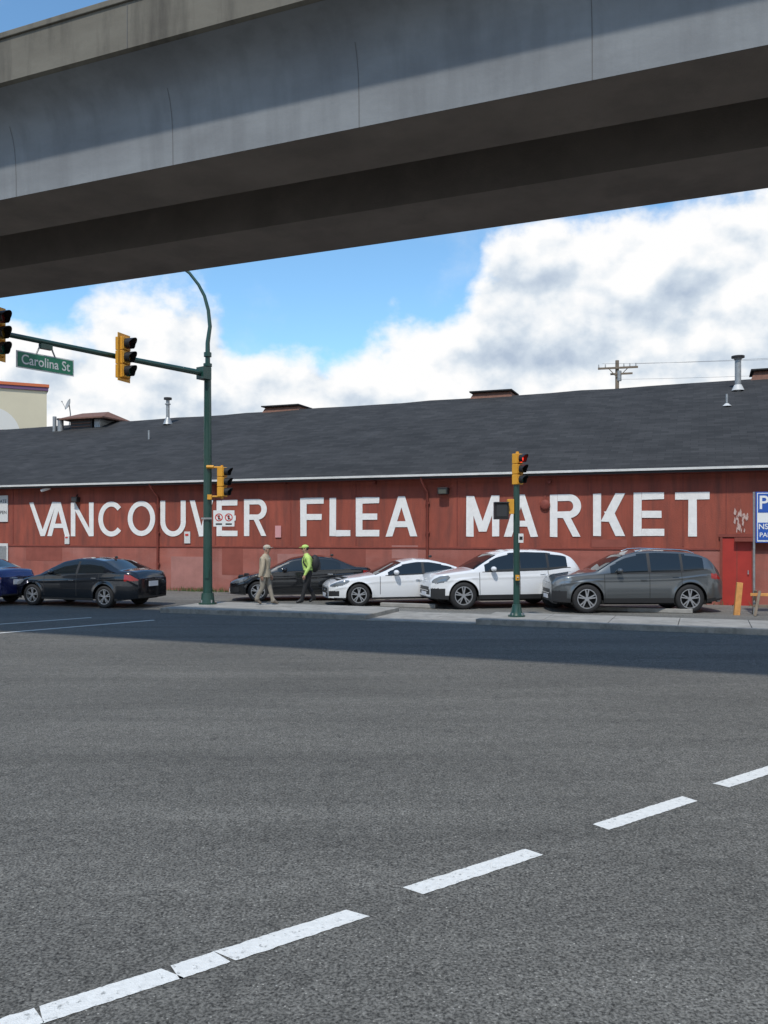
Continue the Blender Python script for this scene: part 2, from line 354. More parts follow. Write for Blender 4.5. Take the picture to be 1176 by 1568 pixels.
for px in (330,545,700,905,1046,1112,20,445):
    s=wall(px)[0]; g.box((s,-.006,(zb+ez)/2),(.035,.014,ez-zb-.16),m_redd)
g.box(((S0+S1)/2,-.012,zb),(S1-S0,.03,.05),m_redd)
g.obj('cladding_battens',B)
m_p1=mat('patch_paint_pink',(.36,.165,.14),.85,var=.15,vscale=2); m_p2=mat('patch_paint_deep',(.25,.07,.05),.85,var=.15,vscale=2)
g=MB()
for i,(a,b,c,d,m) in enumerate([(262,318,852,900,m_p1),(340,372,838,880,m_p2),(425,470,848,870,m_p1),(40,95,838,858,m_p2),(505,560,838,868,m_p2),(600,640,835,855,m_p1),(905,960,826,838,m_p2)]):
    s0=wall(a)[0]; s1=wall(b)[0]; z1=wall(a,c)[1]; z0=wall(a,d)[1]
    g.box(((s0+s1)/2,-.003,(z0+z1)/2),(s1-s0,.006,z1-z0),m)
g.obj('patched_paint',B)
s0=wall(1106)[0]; s1=wall(1151)[0]
g=MB(); g.box(((s0+s1)/2,-.03,1.0),(s1-s0,.05,2.05),m_door); 
for x in (s0-.03,s1+.03): g.box((x,-.04,1.03),(.07,.09,2.1),m_redd)
g.box(((s0+s1)/2,-.04,2.1),(s1-s0+.2,.10,.09),m_redd); g.box((s1-.1,-.075,1.0),(.03,.05,.12),m_galv)
g.box(((s0+s1)/2,-.057,1.0),(.02,.008,2.0),m_redd)
g.box((wall(1180)[0],-.12,1.98),(2.0,.26,.12),m_redd)
g.obj('side_door',B)
# letters ---------------------------------------------------------------
def letter(g,ch,x0,x1,z0,z1,sw):
    w=x1-x0; h=z1-z0; cnt=[0]
    def P(pts):
        y=-.018-.0016*cnt[0]; cnt[0]+=1
        g.poly([(x0+p[0]+random.uniform(-.008,.008),y,z0+p[1]+random.uniform(-.008,.008)) for p in pts],m_white)
    def bar(xb,xt,zb_,zt,bw=sw): P([(xb,zb_),(xb+bw,zb_),(xt+bw,zt),(xt,zt)])
    def hb(a,b,z,t): P([(a,z),(b,z),(b,z+t),(a,z+t)])
    t=sw*.88
    def arc(cx,cz,rx,rz,a0,a1,n=28,th=sw,tz=None):
        tz=tz or t
        y=-.018-.0016*cnt[0]; cnt[0]+=1; vs=[]
        for i in range(n+1):
            a=math.radians(a0+(a1-a0)*i/n); c_,s_=math.cos(a),math.sin(a)
            vs.append((x0+cx+(rx-th)*c_,y,z0+cz+(rz-tz)*s_)); vs.append((x0+cx+rx*c_,y,z0+cz+rz*s_))
        g.add(vs,[(2*i,2*i+1,2*i+3,2*i+2) for i in range(n)],m_white)
    if ch=='V': bar(w/2-sw/2,0,0,h); bar(w/2-sw/2,w-sw,0,h)
    elif ch=='A': bar(0,w/2-sw/2,0,h); bar(w-sw,w/2-sw/2,0,h); hb(w*.24,w*.76,h*.24,t*.9)
    elif ch=='N': bar(0,0,0,h); bar(w-sw,w-sw,0,h); bar(w-sw*1.05,0,0,h,sw*1.05)
    elif ch=='M': bar(0,0,0,h); bar(w-sw,w-sw,0,h); bar(w/2-sw/2,sw*.1,.12*h,h); bar(w/2-sw/2,w-sw*1.1,.12*h,h)
    elif ch=='C': arc(w/2,h/2,w/2,h/2,42,318)
    elif ch=='O': arc(w/2,h/2,w/2,h/2,0,360,40)
    elif ch=='U': r=w/2; bar(0,0,r,h); bar(w-sw,w-sw,r,h); arc(w/2,r,w/2,r,180,360)
    elif ch in 'EFL':
        bar(0,0,0,h)
        if ch!='F': hb(sw,w,0,t)
        if ch!='L': hb(sw,w,h-t,t); hb(sw,w*.92,h*.5-t/2,t)
    elif ch=='R':
        bar(0,0,0,h); q=h*.28; hb(sw,w-q,h-t,t); hb(sw,w-q,h-2*q,t); arc(w-q,h-q,q,q,-90,90); bar(w-sw*1.05,w*.42,0,h-2*q+.01)
    elif ch=='K': bar(0,0,0,h); bar(sw*.95,w-sw*1.15,h*.34,h,sw*1.2); bar(w-sw*1.15,sw*1.35,0,h*.58,sw*1.2)
    elif ch=='T': hb(0,w,h-t,t); bar(w/2-sw/2,w/2-sw/2,0,h-t)
g=MB()
LT=[('V',45,87),('A',73,107),('N',109,144),('C',151,191),('O',196,238),('U',246,285),('V',291,327),('E',332,364),('R',374,409),
('F',460,496),('L',505,537),('E',545,581),('A',591,639),('M',714,765),('A',772,824),('R',842,890),('K',908,957),('E',970,1017),('T',1034,1087)]
for i,(ch,a,b) in enumerate(LT):
    s0=wall(a)[0]; s1=wall(b)[0]
    z1=3.44+random.uniform(-.02,.02); z0=H0-.03+random.uniform(-.015,.015)
    sw=.225 if i<9 else .25
    letter(g,ch,s0,s1,z0,z1,sw)
g.obj('painted_lettering',B)
g=MB()
m_plate=mat('paper_notice',(.62,.62,.60),.7,var=.1,vscale=20); m_pk=mat('pink_notice',(.60,.30,.30),.7)
for (a,b,c,d,m) in [(100,107,821,833,m_plate),(283,292,814,832,m_plate),(422,431,805,823,m_pk),(-3,13,759,799,m_plate),(-5,13,832,864,m_plate)]:
    s0,z1=wall(a,c); s1,z0=wall(b,d); g.box(((s0+s1)/2,-.03,(z0+z1)/2),(s1-s0,.02,z1-z0),m)
s0,z1=wall(-5,836); s1,z0=wall(11,860); g.box(((s0+s1)/2,-.043,(z0+z1)/2),(s1-s0,.008,z1-z0),m_galv)
m_rednote=mat('red_print',(.55,.04,.03),.7)
s,z=wall(287,819); g.box((s,-.045,z),(.14,.008,.08),m_rednote)
s,z=wall(103,823); g.box((s,-.045,z),(.12,.008,.06),m_rednote)
g.obj('wall_notices',B)
def txt(body,size,name,parent,loc,rot,m,extr=.0,align='CENTER',sx=1):
    c=bpy.data.curves.new(name,'FONT'); c.body=body; c.size=size; c.align_x=align; c.align_y='CENTER'; c.extrude=extr; c.offset=size*.012
    o=bpy.data.objects.new(name,c); sc.collection.objects.link(o); 
    dg=bpy.context.evaluated_depsgraph_get(); me=bpy.data.meshes.new_from_object(o.evaluated_get(dg)); bpy.data.objects.remove(o)
    o=bpy.data.objects.new(name,me); sc.collection.objects.link(o); me.materials.clear(); me.materials.append(m); o.parent=parent; o.location=loc; o.rotation_euler=rot; o.scale=(sx,1,1); return o
s,z=wall(4,768); txt('DATE',.2,'notice_text',B,(s,-.043,z),(math.pi/2,0,0),mat('ink_black',(.03,.03,.03),.7))
s,z=wall(4,785); txt('OPEN',.2,'notice_text_2',B,(s,-.043,z),(math.pi/2,0,0),MATS['ink_black'])
g=MB()
m_grey=mat('grey_plastic',(.35,.35,.34),.5)
m_lens=mat('dark_glass',(.02,.022,.025),.08)
s,z=wall(78,750); g.box((s,-.1,z+.05),(.06,.2,.05),m_grey); g.tube([(s+.15,-.22,z+.06),(s-.2,-.32,z-.05)],.06,m_white,10)
s,z=wall(119,765); g.box((s,-.12,z),(.28,.2,.2),m_blk); g.box((s,-.23,z-.02),(.22,.02,.14),m_lens); g.tube([(s,-.0,z+.2),(s,-.1,z+.1)],.025,m_blk,8)
s,z=wall(681,752); g.box((s,-.16,z),(.34,.24,.22),m_blk); g.box((s,-.29,z-.03),(.26,.02,.14),mat('lamp_glass',(.07,.075,.06),.2)); g.box((s,-.03,z+.1),(.4,.05,.1),m_redd)
s,z=wall(835,773)
g.ball((s,-.06,z),(.17,.06,.17),m_redd); g.box((s+.0,-.03,z+.2),(.06,.05,.2),m_redd)
for px in (438,575,842):
    s,z=wall(px,748); g.box((s,-.1,z+.2),(.1,.15,.1),m_redd)
g.obj('wall_fixtures',B,bevel=.006)
g=MB(); m_sc=mat('scuff_white',(.50,.36,.32),.8,var=.3,vscale=20)
for i in range(26):
    px=random.uniform(1124,1147); py=random.uniform(782,815); s,z=wall(px,py); a=random.uniform(.01,.035); b=random.uniform(.04,.13)
    g.poly([(s-a,-.012-i*.0005,z-b*.5),(s+a*.3,-.012-i*.0005,z-b),(s+a,-.012-i*.0005,z+b*.2),(s,-.012-i*.0005,z+b)],m_sc)
g.obj('paint_scuffs',B)
def roofpt(px,py):
    lo,hi=-.3,10
    k=(px-CX)/F
    def f(t):
        a=AW+t/CT; Y=a/(1+.376*k); X=k*Y; s=X*CT-(Y-AW)*ST; z=ez+.02+(ridge_z(s)-ez-.02)*(t+.38)/(10.38)
        return s,z,HZ-(z-H0)*F/Y,Y
    for _ in range(40):
        m=(lo+hi)/2
        if f(m)[2]>py: lo=m
        else: hi=m
    s,z,_,Y=f(lo); return s,lo,z,Y
g=MB()
m_fl=mat('light_flashing',(.55,.55,.53),.5)
s,t,z,Y=roofpt(257,650); hh=38*Y/F
g.tube([(s,t,z-.1),(s,t,z+hh)],.09,m_galv,12); g.tube([(s,t,z),(s,t,z+.35)],[.25,.1],m_galv,12); g.tube([(s,t,z+hh),(s,t,z+hh+.1)],[.2,.2],m_blk,12); g.tube([(s,t,z+hh-.25),(s,t,z+hh-.2)],.14,m_galv,12)
s,t,z,Y=roofpt(228,672); g.tube([(s,t,z-.1),(s,t,z+.4)],.05,m_galv,10)
s,t,z,Y=roofpt(1130,598); hh=50*Y/F
g.tube([(s,t,z-.1),(s,t,z+hh)],.12,m_galv,14); g.tube([(s,t,z),(s,t,z+.22)],[.24,.14],m_fl,14)
g.tube([(s,t,z+hh),(s,t,z+hh+.07)],[.25,.25],m_blk,14); g.tube([(s,t,z+hh-.10),(s,t,z+hh)],[.12,.18],m_galv,14)
s,t,z,Y=roofpt(1113,622); g.tube([(s,t,z-.1),(s,t,z+.45)],.04,m_galv,10); g.tube([(s,t,z),(s,t,z+.10)],[.17,.06],m_fl,10)
g.obj('vent_pipes',B)
g=MB()
def monitor(pxa,pxb,h,t=10.3):
    Y0=(AW+t/CT)
    def S(px): k=(px-CX)/F; Y=Y0/(1+.376*k); return k*Y*CT-(Y-AW)*ST
    a,b=S(pxa),S(pxb); z0=ridge_z(a)-.4; z1=ridge_z(a)+h
    g.add([(a,t-.6,z0),(b,t-.6,z0),(b,t+1.4,z0),(a,t+1.4,z0),(a+.3,t-.3,z1),(b-.25,t-.3,z1),(b-.25,t+1,z1),(a+.3,t+1,z1)],[(0,1,5,4),(1,2,6,5),(2,3,7,6),(3,0,4,7),(4,5,6,7)],m_brn)
    g.box(((a+b)/2,t+.3,z1+.03),(b-a-.3,1.6,.06),m_shin)
monitor(403,468,.22); monitor(718,792,.22); monitor(1143,1260,.32)
s,t,z,Y=roofpt(128,657); wd=66*Y/F; h=.95
g.box((s-.25,t+.9,z+h*.25),(wd*.62,1.6,h*.9),m_blk)
for i in range(4): g.box((s-.25,t+.08,z-.0+i*.16),(wd*.55,.04,.04),m_brn)
g.box((s+wd*.33,t+.9,z+h*.3),(wd*.16,1.5,h*.7),m_galv)
x0,x1=s-wd*.62,s+wd*.62; y0,y1=t-.25,t+2.2; z1=z+h*.62; zr=z+h*1.05
g.add([(x0,y0,z1),(x1,y0,z1),(x1,y1,z1),(x0,y1,z1),(x0+.5,(y0+y1)/2,zr),(x1-.6,(y0+y1)/2,zr),(x0,y0,z1-.07),(x1,y0,z1-.07),(x1,y1,z1-.07),(x0,y1,z1-.07)],
 [(0,1,5,4),(1,2,5),(2,3,4,5),(3,0,4),(0,6,7,1),(1,7,8,2),(2,8,9,3),(3,9,6,0),(6,9,8,7)],m_brn)
g.tube([(x0-.1,t,z-.2),(x0-.1,t,z+.55)],.16,m_galv,12); g.tube([(x0-.1,t,z+.55),(x0-.1,t,z+.62)],.2,m_blk,12); g.tube([(x0-.5,t,z-.2),(x0-.5,t,z+.75)],.1,m_galv,12)
g.obj('roof_ventilators',B)
g=MB(); k=(104-CX)/F; Y=47.5; c=Vector((k*Y,Y,H0+(HZ-619)*Y/F)); l=inframe(c); c=Vector((l[0],l[1],c.z))
dn=Vector((-.5,-.8,.35)).normalized(); a=dn.cross(Vector((0,0,1))).normalized(); b=a.cross(dn)
n=20; vs=[c-dn*.08]
for r in (.17,.33):
    for i in range(n): th=2*math.pi*i/n; vs.append(c+(a*math.cos(th)+b*math.sin(th))*r+dn*(r*r*.9-.08))
fs=[(0,1+i,1+(i+1)%n) for i in range(n)]+[(1+i,1+n+i,1+n+(i+1)%n,1+(i+1)%n) for i in range(n)]
g.add(vs,fs,m_grey,True); g.tube([c-dn*.08,c-dn*.15+Vector((0,0,-.5)),c+Vector((0,.1,-1.2))],.03,m_galv,8); g.tube([c-b*.3,c+dn*.35],.012,m_galv,6); g.ball(c+dn*.35,.04,m_grey)
g.obj('satellite_dish',B)
# ------------------------------------------------------------------ distant cream building
m_bei=mat('cream_stucco',(.66,.60,.44),.85,var=.06,vscale=.3); m_or=mat('orange_stripe',(.62,.16,.06),.7); m_pu=mat('purple_stripe',(.16,.08,.17),.7)
E=empty('cream_commercial_building',(-23.6,60,0),.45)
g=MB(); g.box((-20,10,6.3),(40,20,12.2),m_bei); g.box((-20,9.99,12.55),(40.3,20.3,.2),m_or); g.box((-20,9.99,12.32),(40.2,20.2,.22),m_pu)
vs=[(-3.6+1.9*math.cos(math.pi*i/20),-.03,9.0+1.9*math.sin(math.pi*i/20)) for i in range(21)]; g.poly(vs,mat('arch_panel',(.72,.71,.66),.6)); g.box((-3.6,-.02,8.0),(3.8,.04,2.0),MATS['arch_panel'])
g.obj('walls',E)
# ------------------------------------------------------------------ utility pole + wires
m_wood=mat('weathered_wood',(.19,.15,.11),.9,var=.25,vscale=3,stretch=(4,4,.5)); Y=60
def at(px,py,Y): return Vector(((px-CX)/F*Y,Y,H0+(HZ-py)*Y/F))
U=empty('utility_pole',(at(945,0,Y).x,Y,0))
g=MB(); zt=at(0,552,Y).z; g.tube([(0,0,0),(0,0,zt)],[.2,.13],m_wood,12)
z1=at(0,564,Y).z; z2=at(0,573,Y).z; ro=Matrix.Rotation(-.25,3,'Z')
g.box((0,-.18,z1),(2.7,.12,.13),m_wood,ro); g.box((.25,-.18,z2),(1.5,.12,.12),m_wood,ro)
for x in (-1.25,-.8,.45,.85,1.25): 
    p=ro@Vector((x,-.2,0)); g.tube([(p.x,p.y,z1+.06),(p.x,p.y,z1+.28)],[.05,.03],m_grey,8)
g.tube([(.12,-.1,z1-.9),(.12,-.1,z1-.2)],.16,m_galv,12)
g.tube([(-.7,-.2,z1),(0,-.15,z2-.3)],.03,m_wood,6); g.tube([(.7,-.2,z1),(0,-.15,z2-.3)],.03,m_wood,6)
g.obj('pole_and_crossarms',U)
g=MB()
for i,(x,zz) in enumerate([(-1.1,z1+.28),(1.2,z1+.28),(0,z2-.4)]):
    a=Vector((x,-.2,zz)); b=Vector((46,-14-2*x,zz+1.5)); pts=[]
    for j in range(25):
        t=j/24; p=a.lerp(b,t); p.z-=1.5*4*t*(1-t)*.55; pts.append(p)
    g.tube(pts,.008,m_blk,5)
g.obj('overhead_wires',U)
# ------------------------------------------------------------------ traffic signals
m_grn=mat('dark_green_paint',(.012,.055,.042),.4,var=.12,vscale=5,coat=.3)
m_yel=mat('signal_yellow',(.68,.33,.03),.5,var=.08,vscale=6)
m_off=[mat('lens_red_off',(.12,.015,.01),.3),mat('lens_amber_off',(.16,.09,.01),.3),mat('lens_green_off',(.01,.09,.06),.3)]
m_redlit=mat('lens_red_lit',(1,.05,.03),.3,emit=1.6)
def signal(parent,name,loc,rz,ht=1.05,lit=None,board=False):
    """front of the head faces local -Y"""
    e=empty(name,loc,rz,parent); g=MB(); u=ht/3; wd=u*.95; dp=u*.62
    for i in range(3):
        z=(1-i)*u; g.box((0,0,z),(wd,dp,u*.965),m_yel); g.box((0,-dp/2-.012,z),(wd*.9,.024,u*.88),m_yel)
    g.box((0,dp*.1,0),(wd*.8,dp*.6,ht*.99),m_yel)
    for z in (1.5*u+.02,-1.5*u-.02): g.tube([(0,0,z-.03),(0,0,z+.03)],.04,m_yel,10)
    g.obj('housing',e,bevel=.012)
    g=MB()
    if board:
        g.box((0,-dp*.15,0),(wd*1.5,.02,ht*1.16),m_yel)
        g.obj('backboard',e,bevel=.004)
        g=MB()
    for i in range(3):
        z=(1-i)*u; r=u*.38; y=-dp/2-.028; vs=[]; n=20; dpv=u*.75
        for j in range(n+1):
            a=math.radians(-55+290*j/n); c_,s_=math.cos(a),math.sin(a)
            cut=dpv*(.55+.45*max(0,s_))
            for (rad,yy) in ((r,y),(r,y-cut),(r+.008,y-cut),(r+.008,y)): vs.append((rad*c_,yy,z+rad*s_))
        fs=[]
        for j in range(n):
            for k in range(4): fs.append((j*4+k,(j+1)*4+k,(j+1)*4+(k+1)%4,j*4+(k+1)%4))
        g.add(vs,fs,m_blk)
        m=m_redlit if lit==i else m_off[i]
        vs=[(0,y-.03,z)]+[(r*.97*math.cos(t*math.pi/10),y-.004,z+r*.97*math.sin(t*math.pi/10)) for t in range(20)]
        g.add(vs,[(0,1+(t+1)%20,1+t) for t in range(20)],m,True)
    g.obj('lenses_and_visors',e)
    return e
pb=G(318,925,.13); T=empty('traffic_signal_pole',(pb.x,pb.y,.13))
Yp=pb.y; zA=H0+(HZ-573)*Yp/F-.13
g=MB()
g.tube([(0,0,0),(0,0,.05)],.26,m_grn,20); g.tube([(0,0,.05),(0,0,.32)],[.20,.17],m_grn,20)
g.tube([(0,0,.3),(0,0,zA+.25)],[.135,.10],m_grn,20); g.tube([(0,0,zA+.22),(0,0,zA+.3)],.125,m_grn,16)
g.box((0,-.155,.9),(.12,.02,.3),m_grn)
for a in range(4): g.tube([(.2*math.cos(a*1.57+.78),.2*math.sin(a*1.57+.78),.05),(.2*math.cos(a*1.57+.78),.2*math.sin(a*1.57+.78),.13)],.025,m_galv,6)
g.obj('main_shaft',T)
def rel(px,py,Y=Yp): v=at(px,py,Y)-Vector((pb.x,pb.y,.13)); return v
g=MB(); lp=[(0,0,zA+.2),(0,0,zA+.9)]
for px,py in ((321.5,500),(319,475),(313,453),(304,436),(290,418),(268,402),(240,393),(205,388)):
    v=rel(px,py); lp.append((v.x,v.y,v.z))
g.tube(lp,[.075,.065,.058,.052,.048,.044,.042,.04,.038,.036],m_grn,12)
v=Vector(lp[-1]); g.box((v.x-.3,v.y,v.z),(.7,.26,.13),m_galv)
g.tube([(0,0,zA+.5),(0,0,zA+.62)],.11,m_grn,14)
g.obj('luminaire_arm',T)
ad=Vector((-3.75,-4.9,0)).normalized()
g=MB(); g.tube([Vector((0,0,zA)),ad*3+Vector((0,0,zA)),ad*9.5+Vector((0,0,zA+.05))],[.085,.07,.05],m_grn,14)
g.box((ad.x*.14,ad.y*.14,zA),(.3,.3,.34),m_grn,Matrix.Rotation(math.atan2(ad.y,ad.x),3,'Z'))
g.obj('mast_arm',T)
def armpt(px):
    k=(px-CX)/F; t=(k*pb.y-pb.x)/(ad.x-k*ad.y); return ad*t
rzs=math.atan2(-.22,.98)+math.pi/2
for i,px in enumerate((182,-12)):
    p=armpt(px); signal(T,'signal_head' if i==0 else 'signal_head_outer',(p.x+.14,p.y-.12,zA-.05),rzs-.12,1.06,board=True)
p=armpt(70); se=empty('street_name_sign',(p.x,p.y,zA-.50),math.atan2(-ad.y,-ad.x),T)
m_sg=mat('street_sign_green',(.012,.20,.11),.45); m_sw=mat('sign_white',(.75,.76,.75),.5)
g=MB(); g.box((0,0,0),(1.50,.02,.40),m_sw); g.box((0,-.013,0),(1.44,.008,.345),m_sg); g.tube([(-.25,0,.18),(-.1,0,.50)],.02,m_galv,8); g.tube([(.25,0,.18),(.1,0,.50)],.02,m_galv,8); g.box((0,0,.40),(.3,.12,.12),m_grn); g.obj('plate',se)
txt('Carolina St',.32,'lettering',se,(0,-.020,.0),(math.pi/2,0,0),m_sw,sx=.88)
v=rel(340,738); signal(T,'pole_signal_head',(v.x,v.y,v.z),rzs-.1,.86)
g=MB(); g.tube([(0,0,v.z+.42),(v.x,v.y,v.z+.42),(v.x,v.y,v.z+.3)],.03,m_yel,8); g.tube([(0,0,v.z-.42),(v.x,v.y,v.z-.42),(v.x,v.y,v.z-.3)],.03,m_yel,8)
g.tube([(0,-.15,v.z+.42),(.2,-.15,v.z+.42)],.05,m_yel,8); g.box((.09,-.15,v.z-.44),(.12,.1,.14),m_yel)
g.obj('signal_brackets',T)
v=rel(344.5,794); g=MB(); g.box((v.x,-.17,v.z),(.60,.015,.46),m_sw)
for dx in (-.14,.14):
    vs=[];n=24
    for i in range(n):
        a=2*math.pi*i/n
        vs.append((v.x+dx+.085*math.cos(a),-.182,v.z+.03+.085*math.sin(a))); vs.append((v.x+dx+.112*math.cos(a),-.182,v.z+.03+.112*math.sin(a)))
    g.add(vs,[(2*i,2*i+1,(2*i+3)%(2*n),(2*i+2)%(2*n)) for i in range(n)],m_rednote)
    g.box((v.x+dx,-.185,v.z+.03),(.2,.004,.02),m_rednote,Matrix.Rotation(.78,3,'Y'))
    g.box((v.x+dx,-.180,v.z+.03),(.05,.004,.12),m_blk); g.box((v.x+dx,-.181,v.z-.16),(.18,.004,.04),m_blk)
g.box((0,-.15,v.z),(.3,.03,.05),m_galv)
g.obj('restriction_sign',T)
pb2=G(791,944,.13); T2=empty('pedestrian_signal_pole',(pb2.x,pb2.y,.13)); Y2=pb2.y
z7=H0+(HZ-745)*Y2/F-.13
g=MB(); g.tube([(0,0,0),(0,0,.04)],.21,m_grn,20); g.tube([(0,0,.04),(0,0,.12),(0,0,.30)],[.17,.13,.10],m_grn,20); g.tube([(0,0,.28),(0,0,z7+.05)],[.080,.075],m_grn,18)
for a in range(4): g.tube([(.16*math.cos(a*1.57+.78),.16*math.sin(a*1.57+.78),.04),(.16*math.cos(a*1.57+.78),.16*math.sin(a*1.57+.78),.09)],.02,m_galv,6)
g.obj('post',T2)
signal(T2,'signal_head',(.02,0,z7+.42),rzs-.55,.76,lit=0)
g=MB(); zc=H0+(HZ-782)*Y2/F-.13
g.box((-.38,-.02,zc),(.34,.26,.42),m_blk); g.box((-.38,-.16,zc+.19),(.36,.08,.02),m_blk); g.box((-.15,0,zc+.1),(.16,.14,.36),m_yel)
g.box((-.38,-.155,zc),(.26,.01,.3),m_lens)
g.obj('walk_signal',T2,bevel=.01)
g=MB(); zc=H0+(HZ-824)*Y2/F-.13; g.box((.09,-.1,zc),(.12,.015,.22),m_sw); g.box((.09,-.11,zc),(.08,.006,.08),m_blk)
zc=.95; g.box((0,-.12,zc),(.09,.08,.13),m_yel); g.ball((0,-.17,zc),.022,m_galv); g.obj('push_button_plate',T2)
ps=at(1170,0,22.6); Pn=empty('parking_sign',(ps.x,ps.y,0),-.15)
g=MB(); za=H0+(HZ-753)*22.6/F; zb2=H0+(HZ-831)*22.6/F; m_bl=mat('parking_blue',(.02,.09,.40),.5)
cx=.22; g.box((cx,0,(za+zb2)/2),(.86,.03,za-zb2),m_bl); g.box((cx,-.018,(za+zb2)/2),(.80,.006,za-zb2-.06),m_sw)
g.box((cx,-.023,za-.30),(.76,.006,.50),m_bl); g.box((cx,-.023,zb2+.3),(.76,.006,.46),m_bl)
g.tube([(-.24,.04,0),(-.24,.04,za)],.03,m_galv,10); g.tube([(.62,.04,0),(.62,.04,za)],.03,m_galv,10); g.obj('board_and_posts',Pn)
txt('P',.5,'letter',Pn,(-.02,-.03,za-.3),(math.pi/2,0,0),m_sw); txt('NS 24h',.2,'line_1',Pn,(.15,-.03,zb2+.42),(math.pi/2,0,0),m_sw); txt('PARK $',.17,'line_2',Pn,(.15,-.03,zb2+.2),(math.pi/2,0,0),m_sw); 
m_orw=mat('orange_wood',(.58,.27,.08),.8,var=.2,vscale=6)
bp=G(1145,944,.0); K=empty('wooden_barricade',(bp.x,bp.y+.4,0),-.2)
g=MB()
g.box((-.08,0,.42),(.15,.14,.88),m_orw,Matrix.Rotation(.09,3,'Y')); 
for sx in (.35,1.35):
    g.box((sx,-.22,.33),(.07,.03,.72),m_wood,Matrix.Rotation(-.4,3,'X')@Matrix.Rotation(.25,3,'Y')); g.box((sx,.12,.33),(.07,.03,.72),m_wood,Matrix.Rotation(.4,3,'X'))
g.box((.85,-.1,.55),(1.3,.03,.08),m_orw); g.box((.85,-.18,.26),(1.2,.03,.07),m_wood); g.obj('frame',K,bevel=.008)
# ------------------------------------------------------------------ cars
m_tyre=mat('tyre_rubber',(.018,.018,.019),.8); m_rim=mat('alloy_rim',(.55,.56,.58),.28,.85); m_glass=mat('tinted_glass',(.012,.016,.019),.04,spec=.6)
m_trim=mat('black_trim',(.02,.02,.021),.55); m_under=mat('underbody',(.008,.008,.008),.9); m_tail=mat('tail_lamp',(.30,.012,.01),.15,coat=.6); m_head=mat('head_lamp',(.16,.18,.20),.12,.3,coat=1); m_chr=mat('chrome',(.7,.7,.7),.15,1); m_plt=mat('licence_plate',(.6,.62,.66),.5)
SED=dict(top=[(0,.60),(.04,.67),(.2,.74),(.6,.86),(1.12,.97),(1.45,1.14),(1.95,1.37),(2.4,1.45),(2.9,1.455),(3.35,1.39),(3.7,1.24),(4.0,1.12),(4.4,1.10),(4.52,1.06),(4.60,.88)],
 belt=[(0,.57),(.2,.68),(1.12,.90),(2.5,.94),(3.9,1.01),(4.35,1.01),(4.6,.84)],L=4.6,wh=.88,xf=.88,xr=3.55,Rt=.325,sill=.21,ws=(1.14,1.93),rw=(3.36,3.98),gl=(1.5,3.72),pil=[2.55],cp=3.5,seams=[1.35,2.55,3.35],
 hl=(.30,.68,.27,.07),tl=(.80,.97,4.25),lean=.42,suv=False)
COU=dict(SED,top=[(0,.60),(.04,.69),(.2,.77),(.6,.87),(1.35,.96),(1.7,1.10),(2.2,1.33),(2.65,1.41),(3.05,1.40),(3.6,1.29),(4.1,1.12),(4.45,1.07),(4.62,1.02),(4.68,.86)],belt=[(0,.57),(.2,.70),(1.3,.88),(2.5,.92),(4.1,.98),(4.4,.96),(4.68,.82)],L=4.68,wh=.91,xf=.86,xr=3.68,Rt=.34,ws=(1.37,2.2),rw=(3.4,4.1),gl=(1.75,3.85),seams=[1.5,2.85],pil=[2.85],cp=3.9,tl=(.80,.93,4.35))
SUV=dict(top=[(0,.84),(.04,.97),(.18,1.05),(.7,1.13),(1.22,1.19),(1.6,1.42),(2.0,1.64),(2.4,1.745),(2.9,1.77),(3.6,1.745),(4.1,1.68),(4.38,1.56),(4.62,1.28),(4.74,1.13),(4.80,.90)],
 belt=[(0,.80),(.2,.98),(1.2,1.08),(2.5,1.10),(3.6,1.13),(4.2,1.20),(4.5,1.18),(4.80,.86)],L=4.80,wh=.97,xf=.93,xr=3.81,Rt=.405,sill=.29,ws=(1.25,1.98),rw=(4.22,4.62),gl=(1.60,4.22),pil=[2.68,3.60],cp=4.24,seams=[1.42,2.68,3.58],
 hl=(.27,.88,.24,.10),tl=(.95,1.10,4.40),lean=.36,suv=True)
